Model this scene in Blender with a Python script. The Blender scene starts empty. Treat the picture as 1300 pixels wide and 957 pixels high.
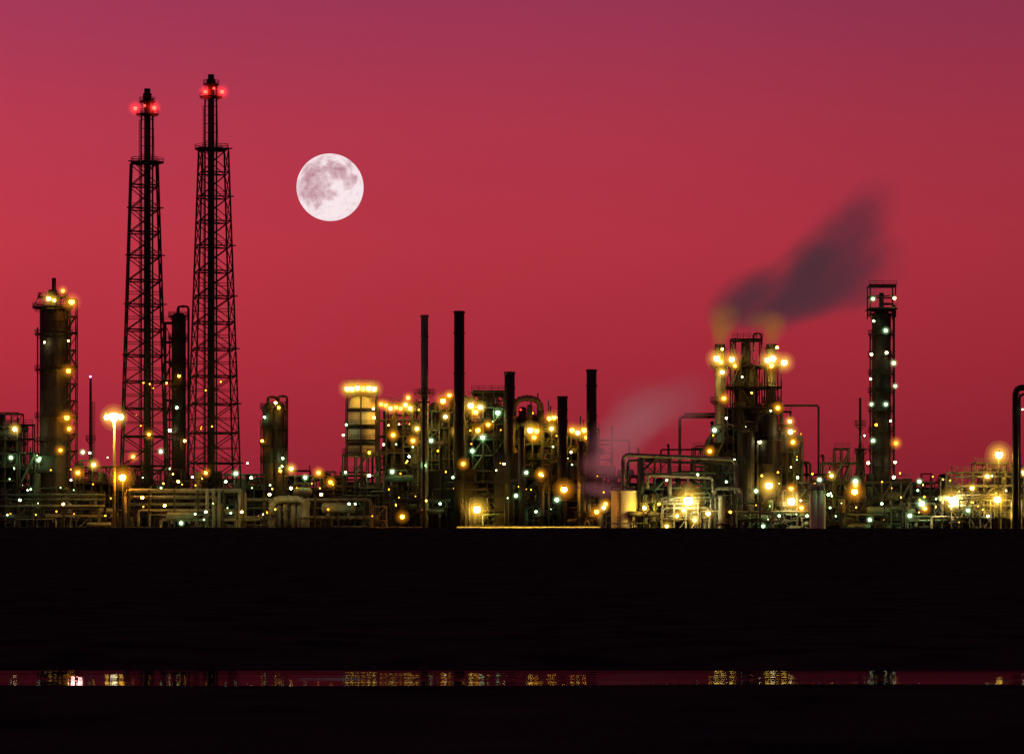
import bpy, math, random, bmesh
from mathutils import Vector, Matrix, noise
R = random.Random(7)
CAMZ=3.0; F=4000.0; HOR=690.0; G=5.0
scene=bpy.context.scene
def srgb(r,g,b):
    f=lambda c:(c/255/12.92 if c/255<=0.04045 else ((c/255+0.055)/1.055)**2.4)
    return (f(r),f(g),f(b),1)
# ------------------------------------------------------------ materials
def mat(name,col,rough=0.6,metal=0.0,var=0.5,scale=0.6,rust=None):
    m=bpy.data.materials.new(name); m.use_nodes=True
    nt=m.node_tree; p=nt.nodes['Principled BSDF']
    tc=nt.nodes.new('ShaderNodeTexCoord')
    mp=nt.nodes.new('ShaderNodeMapping'); mp.inputs['Scale'].default_value=(1,1,0.35)
    n=nt.nodes.new('ShaderNodeTexNoise'); n.inputs['Scale'].default_value=scale; n.inputs['Detail'].default_value=4; n.inputs['Roughness'].default_value=0.65
    nt.links.new(tc.outputs['Object'],mp.inputs['Vector']); nt.links.new(mp.outputs[0],n.inputs['Vector'])
    cr=nt.nodes.new('ShaderNodeValToRGB')
    c2=rust if rust else tuple(c*(1-var) for c in col)
    cr.color_ramp.elements[0].position=0.38; cr.color_ramp.elements[0].color=(*c2,1)
    cr.color_ramp.elements[1].position=0.62; cr.color_ramp.elements[1].color=(*col,1)
    nt.links.new(n.outputs['Fac'],cr.inputs['Fac']); nt.links.new(cr.outputs['Color'],p.inputs['Base Color'])
    p.inputs['Roughness'].default_value=rough; p.inputs['Metallic'].default_value=metal
    return m
M=dict(
 dark=mat('dark_steel',(0.032,0.028,0.026),0.7),
 steel=mat('weathered_steel',(0.085,0.095,0.075),0.65,0.0,rust=(0.05,0.036,0.026)),
 green=mat('green_grey_paint',(0.11,0.18,0.13),0.6,0.0),
 pale=mat('pale_pipe_lagging',(0.32,0.34,0.26),0.6,0.0),
 white=mat('white_tank_paint',(0.75,0.73,0.62),0.6,0.0,var=0.2),
 beige=mat('beige_painted_steel',(0.42,0.38,0.27),0.6,0.0,var=0.4),
 conc=mat('concrete',(0.25,0.24,0.22),0.9,0.0),
 yellow=mat('yellow_galvanised_pole',(0.6,0.48,0.12),0.5,0.0,var=0.3),
)
MK=list(M.keys())
COL=dict(o=(1.0,0.34,0.014),y=(1.0,0.56,0.06),w=(1.0,0.82,0.36),g=(0.55,1.0,0.42),r=(1.0,0.02,0.012),b=(0.3,0.55,1.0),m=(0.8,0.2,0.8))
LM={};HM={}
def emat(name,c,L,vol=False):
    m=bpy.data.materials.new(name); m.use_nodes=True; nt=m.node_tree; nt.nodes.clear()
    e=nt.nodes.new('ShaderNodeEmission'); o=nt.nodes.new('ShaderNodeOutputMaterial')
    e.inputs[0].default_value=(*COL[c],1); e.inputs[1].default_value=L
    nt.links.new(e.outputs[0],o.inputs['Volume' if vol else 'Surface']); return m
def lampmat(c,L):
    if (c,L) not in LM: LM[(c,L)]=emat('lamp_glass_%s_%d'%(c,L),c,L)
    return LM[(c,L)]
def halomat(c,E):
    if (c,E) not in HM: HM[(c,E)]=emat('lamp_glow_shell_%s'%c,c,E,True)  # emissive volume that paints the glow around a lamp
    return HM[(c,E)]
# ------------------------------------------------------------ mesh builder
class B:
    def __init__(s,name,d):
        s.name=name; s.d=d; s.k=d/F; s.v=[]; s.f=[]; s.m=[]; s.sm=[]; s.lamps=[]
    def W(s,x,y,dy=0.0):
        return Vector(((x-650)*s.k, s.d+dy, CAMZ+(HOR-y)*s.k))
    def add(s,vs,fs,m,smooth=None):
        o=len(s.v); s.v+= [tuple(a) for a in vs]
        for i,f in enumerate(fs):
            s.f.append(tuple(o+j for j in f)); s.m.append(MK.index(m)); s.sm.append(bool(smooth[i]) if smooth else False)
    def box(s,c,sz,m='steel',rz=0):
        hx,hy,hz=sz[0]/2,sz[1]/2,sz[2]/2; ca,sa=math.cos(rz),math.sin(rz); vs=[]
        for z in(-hz,hz):
            for x,y in((-hx,-hy),(hx,-hy),(hx,hy),(-hx,hy)):
                vs.append((c[0]+x*ca-y*sa,c[1]+x*sa+y*ca,c[2]+z))
        s.add(vs,[(3,2,1,0),(4,5,6,7),(0,1,5,4),(1,2,6,5),(2,3,7,6),(3,0,4,7)],m)
    def tube(s,p0,p1,r0,r1=None,n=12,m='steel',cap=True):
        p0=Vector(p0);p1=Vector(p1); r1=r0 if r1 is None else r1
        a=p1-p0
        if a.length<1e-5: return
        a.normalize(); u=a.orthogonal() if abs(a.z)<0.99 else Vector((1,0,0)); u=(u-a*u.dot(a)).normalized(); w=a.cross(u)
        vs=[];fs=[];sm=[]
        ph=math.pi/4 if n==4 else 0
        for p,r in((p0,r0),(p1,r1)):
            for i in range(n):
                t=2*math.pi*i/n+ph; vs.append(p+(u*math.cos(t)+w*math.sin(t))*r)
        for i in range(n):
            j=(i+1)%n; fs.append((i,j,n+j,n+i)); sm.append(n>4)
        if cap: fs.append(tuple(range(n-1,-1,-1))); fs.append(tuple(range(n,2*n))); sm+= [False,False]
        s.add(vs,fs,m,sm)
    def beam(s,p0,p1,w=0.3,m='steel'): s.tube(p0,p1,w*0.7071,n=4,m=m)
    def revolve(s,c,prof,n=24,m='steel',axis='z'):
        vs=[];fs=[];sm=[]
        for r,z in prof:
            for i in range(n):
                t=2*math.pi*i/n
                if axis=='z': vs.append((c[0]+r*math.cos(t),c[1]+r*math.sin(t),c[2]+z))
                else: vs.append((c[0]+z,c[1]+r*math.cos(t),c[2]+r*math.sin(t)))
        for k in range(len(prof)-1):
            for i in range(n):
                j=(i+1)%n; fs.append((k*n+i,k*n+j,(k+1)*n+j,(k+1)*n+i)); sm.append(True)
        s.add(vs,fs,m,sm)
    def dome(s,c,r,h,m='steel',n=20):
        s.revolve(c,[(r*math.cos(a),h*math.sin(a)) for a in [i*math.pi/2/6 for i in range(6)]]+[(0.001,h)],n,m)
    def pipe(s,pts,r,m='pale',bend=None,n=10):
        pts=[Vector(p) for p in pts]; bend=bend or r*2.5; out=[pts[0]]
        for i in range(1,len(pts)-1):
            a,b_,c=pts[i-1],pts[i],pts[i+1]; u=(a-b_);w=(c-b_); bb=min(bend,u.length*0.45,w.length*0.45); u.normalize();w.normalize()
            A=b_+u*bb; C=b_+w*bb
            for k in range(6):
                t=k/5; out.append(A*(1-t)**2+b_*2*t*(1-t)+C*t*t)
        out.append(pts[-1])
        for i in range(len(out)-1): s.tube(out[i],out[i+1],r,n=n,m=m,cap=(i in(0,len(out)-2)))
        for i in range(len(pts)-1):
            if (pts[i+1]-pts[i]).length>8*r:
                q=(pts[i]+pts[i+1])/2; dd=(pts[i+1]-pts[i]).normalized()*0.12; s.tube(q-dd,q+dd,r*1.35,n=n,m=m)
    def drum(s,c,r,L,m='pale',axis='x',n=18):
        pr=[(0.001,-L/2-r*0.5)]+[(r*math.sin(a),-L/2-r*0.5*math.cos(a)) for a in [i*math.pi/2/5 for i in range(1,6)]]+[(r*math.cos(a),L/2+r*0.5*math.sin(a)) for a in [i*math.pi/2/5 for i in range(0,5)]]+[(0.001,L/2+r*0.5)]
        s.revolve(c,pr,n,m,axis)
        if axis=='x':
            for q in(-L*0.35,L*0.35): s.box((c[0]+q,c[1],c[2]-r-0.35),(0.5,r*1.5,1.0),'conc')
    def ring(s,c,r,z,w=1.1,m='steel',n=20,rail=True):
        s.revolve((c[0],c[1],z),[(r*0.98,0.0),(r+w,0.0),(r+w,0.22),(r*0.98,0.22)],n,m)
        if rail:
            for h in(0.65,1.15):
                for i in range(n):
                    a=2*math.pi*i/n;b_=2*math.pi*(i+1)/n
                    s.beam((c[0]+(r+w)*math.cos(a),c[1]+(r+w)*math.sin(a),z+h),(c[0]+(r+w)*math.cos(b_),c[1]+(r+w)*math.sin(b_),z+h),0.09,m)
            for i in range(0,n,2):
                a=2*math.pi*i/n; x=c[0]+(r+w)*math.cos(a); y=c[1]+(r+w)*math.sin(a); s.beam((x,y,z+0.2),(x,y,z+1.15),0.09,m)
                s.beam((x,y,z),(c[0]+r*math.cos(a),c[1]+r*math.sin(a),z-1.0),0.1,m)
    def rail(s,p0,p1,m='steel'):
        p0=Vector(p0);p1=Vector(p1); L=(p1-p0).length; n=max(1,int(L/1.6))
        for h in(0.6,1.15): s.beam(p0+Vector((0,0,h)),p1+Vector((0,0,h)),0.08,m)
        for i in range(n+1):
            q=p0.lerp(p1,i/n); s.beam(q,q+Vector((0,0,1.15)),0.08,m)
    def ladder(s,x,y,z0,z1,m='steel',w=0.6,cage=True):
        s.beam((x-w/2,y,z0),(x-w/2,y,z1),0.12,m); s.beam((x+w/2,y,z0),(x+w/2,y,z1),0.12,m)
        n=int((z1-z0)/0.9)
        for i in range(n): s.beam((x-w/2,y,z0+i*0.9),(x+w/2,y,z0+i*0.9),0.07,m)
        if cage: s.beam((x,y-0.8,z0+2),(x,y-0.8,z1),0.08,m)
    def lamp(s,x,y,c='g',r=0.4,L=60,halo=2.0,dy=-1.5,E=None,arm=True):
        p=s.W(x,y,dy)
        if arm:
            s.beam(p+Vector((0,0,r*0.9)),p+Vector((0,-dy if dy<0 else 1.5,r*0.9)),0.1,'dark')
            s.revolve((p.x,p.y,p.z+r*0.75),[(r*1.0,0),(r*0.5,r*0.5),(0.001,r*0.55)],8,'dark')
        big=r>=0.34
        if c!='r':
            L={'o':48,'y':54,'w':62,'g':30,'m':12}.get(c,20)*(L/70)*(1.35 if r>.55 else 1)*(1.9 if r>=.65 and y>560 else 1)
            L=max(10,round(L/15)*15)
            if c=='g': r=r*.92
            else: r=r*1.06
            halo=r*(4.2 if c!='g' else 3.0)
            E=None
        s.lamps.append((p,c,r,L,halo if (big or c=='r') else 0,E))
    def small(s,x,y,c,r,L,dy):
        p=s.W(x,y,dy); s.lamps.append((p,c,r,L,-1,None))
        s.beam(p+Vector((0,0,r*0.9)),p+Vector((0,1.5,r*0.9)),0.08,'dark')
    def build(s,part='structure'):
        me=bpy.data.meshes.new(s.name+'_'+part); me.from_pydata(s.v,[],s.f)
        for k in MK: me.materials.append(M[k])
        me.polygons.foreach_set('material_index',s.m); me.polygons.foreach_set('use_smooth',s.sm); me.update()
        e=bpy.data.objects.new(s.name,None); scene.collection.objects.link(e)
        ox=sum(v[0] for v in s.v)/len(s.v); e.location=(ox,s.d,G)
        o=bpy.data.objects.new(part,me); scene.collection.objects.link(o); o.parent=e; o.matrix_parent_inverse=Matrix.Translation((-ox,-s.d,-G))
        bulbs={}
        for i,(p,c,r,L,h,E) in enumerate(s.lamps):
            if h==-1:
                bulbs.setdefault((c,L),[]).append((p,r)); continue
            g=bpy.data.objects.new('lamp_globe_%d'%i,globe(c,L)); scene.collection.objects.link(g); g.parent=e; g.location=(p.x-ox,p.y-s.d,p.z-G); g.scale=(r,r,r)
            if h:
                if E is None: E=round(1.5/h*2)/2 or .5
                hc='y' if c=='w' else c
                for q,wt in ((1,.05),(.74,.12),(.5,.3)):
                    hh=bpy.data.objects.new('lamp_glow_shell_%d'%i,halo(hc,round(E*wt,4))); scene.collection.objects.link(hh); hh.parent=e; hh.location=g.location; hh.scale=(h*q,)*3  # nested glowing shells imitate the lamp's halo
        if bulbs:
            me=bpy.data.meshes.new('lamp_bulbs'); bv=[];bf=[];bm_=[]
            for mi,((c,L),ps) in enumerate(bulbs.items()):
                me.materials.append(lampmat(c,L))
                for p,r in ps:
                    o0=len(bv)
                    for dz in (1,-1): bv.append((p.x-ox,p.y-s.d,p.z+dz*r-G))
                    for a in range(6): bv.append((p.x+r*math.cos(a*math.pi/3)-ox,p.y+r*math.sin(a*math.pi/3)-s.d,p.z-G))
                    for a in range(6):
                        q=(a+1)%6; bf.append((o0,o0+2+a,o0+2+q)); bf.append((o0+1,o0+2+q,o0+2+a)); bm_+=[mi,mi]
            me.from_pydata(bv,[],bf); me.polygons.foreach_set('material_index',bm_)
            o=bpy.data.objects.new('lamp_bulbs',me); scene.collection.objects.link(o); o.parent=e
        return e
def ico(name,sub,m,smooth=True):
    bm=bmesh.new(); bmesh.ops.create_icosphere(bm,subdivisions=sub,radius=1); me=bpy.data.meshes.new(name); bm.to_mesh(me); bm.free(); me.materials.append(m)
    for p in me.polygons: p.use_smooth=smooth
    return me
_g={}
def globe(c,L):
    if (c,L) not in _g: _g[(c,L)]=ico('lamp_globe_mesh',2,lampmat(c,L))
    return _g[(c,L)]
_h={}
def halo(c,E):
    if (c,E) not in _h: _h[(c,E)]=ico('lamp_glow_shell_mesh',2,halomat(c,E),False)
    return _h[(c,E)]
# ------------------------------------------------------------ composite pieces
def lattice(b,cx,yt,yb,hwt,hwb,levels,dy=0,rot=0.22,m='dark',leg=0.42,sec=False):
    k=b.k; X=(cx-650)*k; Y=b.d+dy
    zt=CAMZ+(HOR-yt)*k; zb=max(G,CAMZ+(HOR-yb)*k)
    f=1/(math.cos(rot)+math.sin(rot))
    def cor(t):
        z=zb+(zt-zb)*t; h=(hwb+(hwt-hwb)*t)*k*f
        return [Vector((X+h*(sx*math.cos(rot)-sy*math.sin(rot)),Y+h*(sx*math.sin(rot)+sy*math.cos(rot)),z)) for sx,sy in((-1,-1),(1,-1),(1,1),(-1,1))]
    ts=[(i/levels)**0.86 for i in range(levels+1)]
    for i in range(levels):
        A=cor(ts[i]);C=cor(ts[i+1])
        for j in range(4):
            q=(j+1)%4
            b.beam(A[j],C[j],leg,m); b.beam(C[j],C[q],0.26,m)
            b.beam(A[j],C[q],0.17,m); b.beam(A[q],C[j],0.17,m)
            if i<levels*0.6: b.beam((A[j]+C[j])/2,(A[q]+C[q])/2,0.13,m)
        b.beam(C[0],C[2],0.16,m)
        if i%2==1:
            b.rail(C[0],C[1],m)
            e=(C[1]-C[0]).normalized()*1.0; b.beam(C[0]-e,C[1]+e,0.24,m)
    return cor
def column(b,cx,yt,hw,plats,m='steel',dy=0,pipes=True,lad=True,w=1.1,pm='steel'):
    k=b.k; X=(cx-650)*k; Y=b.d+dy; zt=CAMZ+(HOR-yt)*k; r=hw*k
    b.tube((X,Y,G),(X,Y,zt-r*0.6),r,n=24,m=m,cap=False); b.dome((X,Y,zt-r*0.6),r,r*0.6,m)
    b.tube((X,Y,zt-0.2),(X,Y,zt+1.2),0.25,n=8,m=m)
    z=G+3
    while z<zt-1: b.revolve((X,Y,z),[(r,0),(r+0.08,0),(r+0.08,0.25),(r,0.25)],20,m); z+=4.3
    for y in plats: b.ring((X,Y),r,CAMZ+(HOR-y)*k,w,pm)
    if pipes:
        b.pipe([(X-0.3,Y,zt-0.5),(X-0.3,Y,zt+1.6),(X+r+0.7,Y-0.3,zt+1.6),(X+r+0.7,Y-0.3,G)],0.3,m)
        b.pipe([(X-r-0.5,Y-0.5,zt-6),(X-r-0.5,Y-0.5,G)],0.2,m)
    if lad: b.ladder(X+r*0.3,Y-r-0.5,G,zt-1,pm)
def stack(b,x,yt,hw,yb=None,dy=0,m='dark',taper=1.1):
    k=b.k; X=(x-650)*k; Y=b.d+dy; zt=CAMZ+(HOR-yt)*k; r=hw*k; zb=G if yb is None else CAMZ+(HOR-yb)*k
    b.tube((X,Y,zb),(X,Y,zt),r*taper,r,n=20,m=m)
    for t in(0.25,0.5,0.72,0.9): b.revolve((X,Y,zb+(zt-zb)*t),[(r,0),(r*taper+0.12,0),(r*taper+0.12,0.25),(r,0.25)],18,m)
    b.revolve((X,Y,zt-0.6),[(r,0),(r+0.15,0),(r+0.15,0.6),(r,0.62)],18,m)
    b.ladder(X+r*0.4,Y-r-0.3,zb,zt-1,m,0.45,False)
def frame(b,x0,x1,yt,depth,nb,nl,dy=0,m='steel',rng=R,brace=0.35,deck=0.6,w=0.3):
    k=b.k; X0=(x0-650)*k;X1=(x1-650)*k; zt=CAMZ+(HOR-yt)*k; ys=(b.d+dy,b.d+dy+depth)
    xs=[X0+(X1-X0)*i/nb for i in range(nb+1)]; zs=[G+(zt-G)*i/nl for i in range(nl+1)]
    for Y in ys:
        for x in xs: b.beam((x,Y,G),(x,Y,zt),w,m)
        for z in zs[1:]: b.beam((X0,Y,z),(X1,Y,z),w*0.85,m)
        for i in range(nb):
            for j in range(nl):
                q=rng.random()
                if q<brace:
                    if q<brace/2: b.beam((xs[i],Y,zs[j]),(xs[i+1],Y,zs[j+1]),w*0.55,m)
                    else: b.beam((xs[i+1],Y,zs[j]),(xs[i],Y,zs[j+1]),w*0.55,m)
    for z in zs[1:]:
        for x in xs: b.beam((x,ys[0],z),(x,ys[1],z),w*0.7,m)
        if rng.random()<deck:
            b.box(((X0+X1)/2,(ys[0]+ys[1])/2,z+0.25),(X1-X0+0.6,depth+0.8,0.12),m)
            b.rail((X0-0.2,ys[0]-0.3,z+0.3),(X1+0.2,ys[0]-0.3,z+0.3),m)
    for j in range(nl):
        if rng.random()<0.4:
            i=rng.randrange(nb); b.beam((xs[i],ys[0]-0.5,zs[j]),(xs[i+1],ys[0]-0.5,zs[j+1]),0.4,m)
def clutter(b,x0,x1,top,depth,n,rng=R,mats=('steel','green','pale','dark'),dy=0,rmax=1.0):
    k=b.k
    for i in range(n):
        x=rng.uniform(x0,x1); yt=top(x)+rng.random()**1.5*45; zt=max(G+2,CAMZ+(HOR-yt)*k); X=(x-650)*k; Y=b.d+dy+rng.uniform(0,depth); m=rng.choice(mats)
        t=rng.random()
        if t<0.22:
            r=rng.uniform(0.5,1.3)*rmax; b.tube((X,Y,G),(X,Y,zt),r,n=14,m=m,cap=False); b.dome((X,Y,zt),r,r*0.6,m,14)
            for q in range(rng.randrange(1,4)): b.ring((X,Y),r,G+(zt-G)*rng.uniform(0.3,0.98),0.8,'steel',12)
        elif t<0.36:
            L=rng.uniform(3,8); r=rng.uniform(0.6,1.2)*rmax; z=rng.uniform(G+r+1,max(G+r+1.2,zt-r))
            b.drum((X,Y,z),r,L,m)
            for q in(-1,1): b.beam((X+q*L*0.35,Y,G),(X+q*L*0.35,Y,z-r),0.35,'steel')
        elif t<0.75:
            r=rng.uniform(0.12,0.42)*rmax; L=rng.uniform(4,18)*rng.choice((-1,1)); z=rng.uniform(G+1,zt); z2=rng.uniform(G,zt)
            X2=X+L
            pts=[(X,Y,G),(X,Y,z),(X2,Y,z)]
            if rng.random()<0.6: pts+=[(X2,Y,z2),(X2,Y+4,z2)]
            else: pts+=[(X2,Y,G)]
            b.pipe(pts,r,m,n=8)
        elif t<0.87:
            w=rng.uniform(3,7); zz=zt; h=zz-G
            x1_=X+w
            nl=max(1,int(h/3.5))
            for xx in(X,x1_):
                for yy in(Y,Y+3): b.beam((xx,yy,G),(xx,yy,zz),0.26,m)
            for j in range(1,nl+1):
                z=G+h*j/nl
                for yy in(Y,Y+3): b.beam((X,yy,z),(x1_,yy,z),0.24,m)
                if rng.random()<0.5: b.beam((X,Y,z-h/nl),(x1_,Y,z),0.16,m)
                if rng.random()<0.5: b.box(((X+x1_)/2,Y+1.5,z+0.2),(w+0.6,3.6,0.12),m); b.rail((X,Y-0.2,z+0.2),(x1_,Y-0.2,z+0.2),m)
        else:
            b.tube((X,Y,G),(X,Y,zt+rng.uniform(0,4)),0.16,n=6,m=m); b.ladder(X+0.6,Y,G,zt,'steel',cage=False)
def rlamps(b,x0,x1,y0,y1,n,cols='gooyw',rng=R,r=(0.12,0.32),L=60,dy=(-2,-0.5)):
    n=int(n*0.5); cols=cols+'oyoo'
    for i in range(n):
        rr=rng.uniform(*r)*rng.uniform(.7,1.1); c=rng.choice(cols); y=y0+(y1-y0)*rng.random()
        b.small(rng.uniform(x0,x1),y,c,rr,rng.choice((6,11,22)),rng.uniform(*dy))
lin=lambda pts:(lambda x:next((a[1]+(c[1]-a[1])*(x-a[0])/(c[0]-a[0]) for a,c in zip(pts,pts[1:]) if a[0]<=x<=c[0]),pts[-1][1] if x>pts[-1][0] else pts[0][1]))

# ============================================================ FLARE TOWERS
for (cx,yt,ylat,yred,hwt,hwb,reds) in ((187,113,207,140,19,36,(173,197)),(268,95,190,118,20,39,(262,283))):
    b=B('flare_tower',800)
    cb=cx+ (3 if cx>200 else -4)
    lattice(b,cb,ylat,690,hwt,hwb,14,rot=0.25 if cx>200 else 0.18)
    X=(cx-650)*b.k; z=lambda y:CAMZ+(HOR-y)*b.k
    b.tube((X,b.d,G),(X,b.d,z(yt)),1.0,0.8,n=18,m='dark')
    b.tube((X,b.d,z(yt+6)),(X,b.d,z(yt+15)),1.1,1.1,n=18,m='dark')
    b.tube((X+1.4,b.d-0.4,G),(X+1.4,b.d-0.4,z(yt+12)),0.22,n=8,m='dark'); b.tube((X-1.5,b.d-0.4,G),(X-1.5,b.d-0.4,z(yt+30)),0.2,n=8,m='dark')
    b.ladder(X-1.6,b.d-1.4,G,z(yt+40),'dark')
    for q in(-1.7,1.7): b.beam((X+q,b.d+0.6,z(ylat)),(X+q*0.8,b.d+0.6,z(yred-10)),0.14,'dark')
    zz=z(ylat)
    while zz<z(yred+6): b.beam((X-1.7,b.d+0.6,zz),(X+1.7,b.d+0.6,zz),0.12,'dark'); zz+=2.2
    b.ring((X,b.d),1.0,z(yred+6),1.9,'dark',12); b.ring((X,b.d),1.0,z(ylat),3.2,'dark',14); b.ring((X,b.d),1.0,z(yred-10),1.0,'dark',12)
    for x in reds: b.lamp(x,yred+(R.random()-0.5)*4,'r',0.55,18,2.1,-2.2,E=1.2)
    b.lamp((reds[0]+reds[1])/2,yred-4,'r',0.25,14,1.0,-2.2,E=.8)
    for i in range(5): b.small(cx+R.uniform(-14,14),R.uniform(480,590),R.choice('og'),0.2,14,-2)
    b.build('lattice_and_stack')

# ============================================================ LEFT COLUMN
b=B('distillation_column',805)
column(b,68,386,17.5,[392,425,470,530,560],'steel',w=1.3)
X=(67-650)*b.k; z=lambda y:CAMZ+(HOR-y)*b.k
b.ring((X,b.d),4.2,z(391),1.0,'steel'); b.ring((X,b.d),2.6,z(378),1.2,'steel')
b.tube((X,b.d,z(385)),(X,b.d,z(368)),1.5,1.1,m='steel'); b.tube((X+0.3,b.d,z(370)),(X+0.3,b.d,z(353)),0.55,m='dark')
for q in(-5,-2.5,2.5,4.8): b.beam((X+q,b.d-1,z(392)),(X+q*0.6,b.d-1,z(372)),0.2,'steel')
frame(b,84,96,380,3,1,14,m='steel',brace=0.5)
for x,y,c,r in((65,381,'y',.5),(72,383,'y',.35),(83,371,'o',.35),(94,385,'o',.62),(90,434,'y',.25),(90,472,'o',.5),(88,531,'o',.55),(91,545,'o',.4),(60,436,'w',.2),(54,582,'g',.3),(80,572,'o',.35)):
    b.lamp(x,y,c,r,45,r*5,-4.5)
b.build('column_and_platforms')
b=B('distillation_column',815)
column(b,227,397,9,[402,430,462,490,520,550],'dark',w=0.9,pm='dark')
frame(b,209,219,410,3,1,11,m='dark',brace=0.5)
for x,y,c in((229,478,'o'),(212,487,'o'),(226,518,'g'),(217,547,'w'),(236,560,'y')): b.lamp(x,y,c,.32,60,1.3,-3)
b.build('column_and_platforms')
b=B('distillation_column',810)
column(b,341,512,7,[518,540,565,585],'steel',w=0.8); column(b,354,511,7,[516,545,570],'steel',w=0.8,lad=False)
frame(b,334,362,522,4,2,7,m='steel')
for x,y,c in((355,518,'o'),(337,530,'g'),(334,560,'o'),(360,582,'g'),(357,598,'o'),(351,512,'y')): b.lamp(x,y,c,.32,60,1.3,-3)
b.build('column_and_platforms')
b=B('vent_mast',820)
X=(115-650)*b.k
b.tube((X,b.d,G),(X,b.d,CAMZ+(HOR-480)*b.k),0.55,0.3,m='dark'); b.ladder(X+0.8,b.d,G,40,'dark'); b.ring((X,b.d),0.5,30,0.8,'dark',10)
b.lamp(115,478,'m',.25,20,1.0,-0.3); b.lamp(115,575,'g',.3,60,1.3)
b.build('mast')
# ============================================================ LEFT PROCESS AREA
b=B('process_unit',800)
tp=lin([(-60,520),(20,522),(26,578),(150,588),(200,590),(330,592),(440,600)])
frame(b,-40,22,524,10,4,9); frame(b,25,45,575,8,2,5,m='green'); frame(b,95,150,592,10,5,4)
clutter(b,-60,150,tp,16,75); clutter(b,150,440,lambda x:598,16,110)
frame(b,285,335,602,8,4,4,m='green'); frame(b,362,436,604,8,6,4); frame(b,170,230,596,8,4,4)
rlamps(b,0,150,575,660,34,'gggow'); rlamps(b,150,440,585,655,48,'gggogy')
for x,y,c,r in((20,545,'w',.42),(15,581,'g',.38),(50,584,'g',.38),(106,574,'g',.38),(120,590,'y',.42),(205,573,'g',.4),(170,580,'o',.38),(300,601,'g',.42),(262,600,'o',.35),(370,595,'y',.42),(388,606,'g',.4),(405,600,'o',.42),(190,552,'o',.36),(100,600,'o',.42),(420,612,'o',.38)): b.lamp(x,y,c,r,70,r*5)
b.build('steelwork_and_piping')
# ============================================================ STREET LAMP
b=B('street_lamp',765)
p=b.W(145,528); 
b.tube((p.x,p.y,G),(p.x,p.y,p.z-0.3),0.42,0.26,n=12,m='yellow'); b.tube((p.x,p.y,G),(p.x,p.y,G+1.2),0.7,n=12,m='conc')
b.box((p.x,p.y,p.z+0.35),(4.2,0.9,0.3),'yellow'); b.box((p.x,p.y,p.z+0.6),(1.6,0.5,0.25),'yellow')
for q in(-1.75,1.75): b.lamps.append((Vector((p.x+q,p.y-0.45,p.z-0.35)),'y',0.6,120,1.9,.7))
b.lamps.append((Vector((p.x,p.y-0.8,p.z-0.35)),'w',1.0,150,3.6,.55))
b.build('pole')
b=B('street_lamp',765)
p=b.W(156,606); b.tube((p.x,p.y,G),(p.x,p.y,p.z),0.15,0.12,n=8,m='steel'); b.beam((p.x,p.y,p.z+.3),(p.x,p.y-1.2,p.z+.4),0.15)
b.lamp(156,606,'o',.78,70,3.4,-1.0); b.build('pole')
# ============================================================ FOREGROUND PIPE RACK
b=B('pipe_rack',765)
def HP(x0,x1,y,r,dy=0,m='pale',drop0=False,drop1=False):
    a=b.W(x0,y,dy);c=b.W(x1,y,dy); pts=[a,c]
    if drop0: pts=[Vector((a.x,a.y,G))]+pts
    if drop1: pts=pts+[Vector((c.x,c.y,G))]
    b.pipe(pts,r,m)
HP(160,310,623,.55,0,'beige',True,True); HP(165,275,631,.45,1.5,'beige',False,True); HP(160,282,640,.4,0.8,'pale',True,True); HP(176,300,648,.35,-.6,'beige',True,True)
HP(205,330,660,.35,-1,'pale',True,False); HP(288,480,657,.45,0,'pale'); HP(300,470,634,.38,2,'pale',True,True); HP(310,462,645,.3,2,'green')
for x in(163,190,222,252,284,310,336,366,400,430,462):
    a=b.W(x,618 if x<312 else 630); b.beam((a.x,a.y+2.6,G),(a.x,a.y+2.6,a.z+0.3),0.4,'steel'); b.beam((a.x,a.y-1.3,G),(a.x,a.y-1.3,a.z-0.8),0.35,'steel'); b.beam((a.x,a.y-1.4,a.z-0.9),(a.x,a.y+2.6,a.z-0.9),0.35,'steel')
for x in(264,272,279,305): a=b.W(x,622); b.tube((a.x,a.y-1.8,G),(a.x,a.y-1.8,a.z),0.42,n=10,m='beige'); b.dome((a.x,a.y-1.8,a.z),0.42,0.4,'beige',10)
for i in range(6):
    a=b.W(345+i*9,638+R.uniform(-3,3),-1); b.drum((a.x,a.y,a.z-0.6),0.75,0.3,'pale','z'); b.tube((a.x,a.y,G),(a.x,a.y,a.z),0.7,n=12,m='pale'); b.dome((a.x,a.y,a.z),0.75,0.6,'pale',12)
a=b.W(388,634,-2); b.pipe([(a.x-8,a.y,G+1.2),(a.x-8,a.y,a.z),(a.x,a.y,a.z),(a.x,a.y,G)],0.9,'pale',bend=2.2,n=14)
a=b.W(430,645,-1); b.drum((a.x,a.y,a.z),1.3,7,'pale')
a=b.W(230,655,-1); b.drum((a.x,a.y,a.z),1.0,6,'beige')
clutter(b,160,480,lambda x:640,8,40,mats=('pale','beige','steel'),dy=-3,rmax=.8)
rlamps(b,160,480,618,660,16,'gygo',r=(0.15,0.28),dy=(-5,-3))
for x,y,c,r in((213,642,'y',.28),(290,612,'g',.3),(345,628,'y',.3),(372,620,'w',.3),(322,607,'g',.3),(234,664,'g',.35),(512,656,'o',.45),(230,612,'y',.28),(248,606,'g',.25),(185,632,'y',.28),(265,650,'g',.28),(410,628,'y',.3),(445,640,'g',.28),(310,650,'y',.28)): b.lamp(x,y,c,r,110,r*5,-7)
b.build('pipes_and_trestles')
b=B('pipe_rack',770)
for y,r in((628,.35),(634,.3),(642,.3),(655,.4)): HP(-40,133,y,r,R.uniform(0,2),R.choice(('green','steel','pale')))
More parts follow.
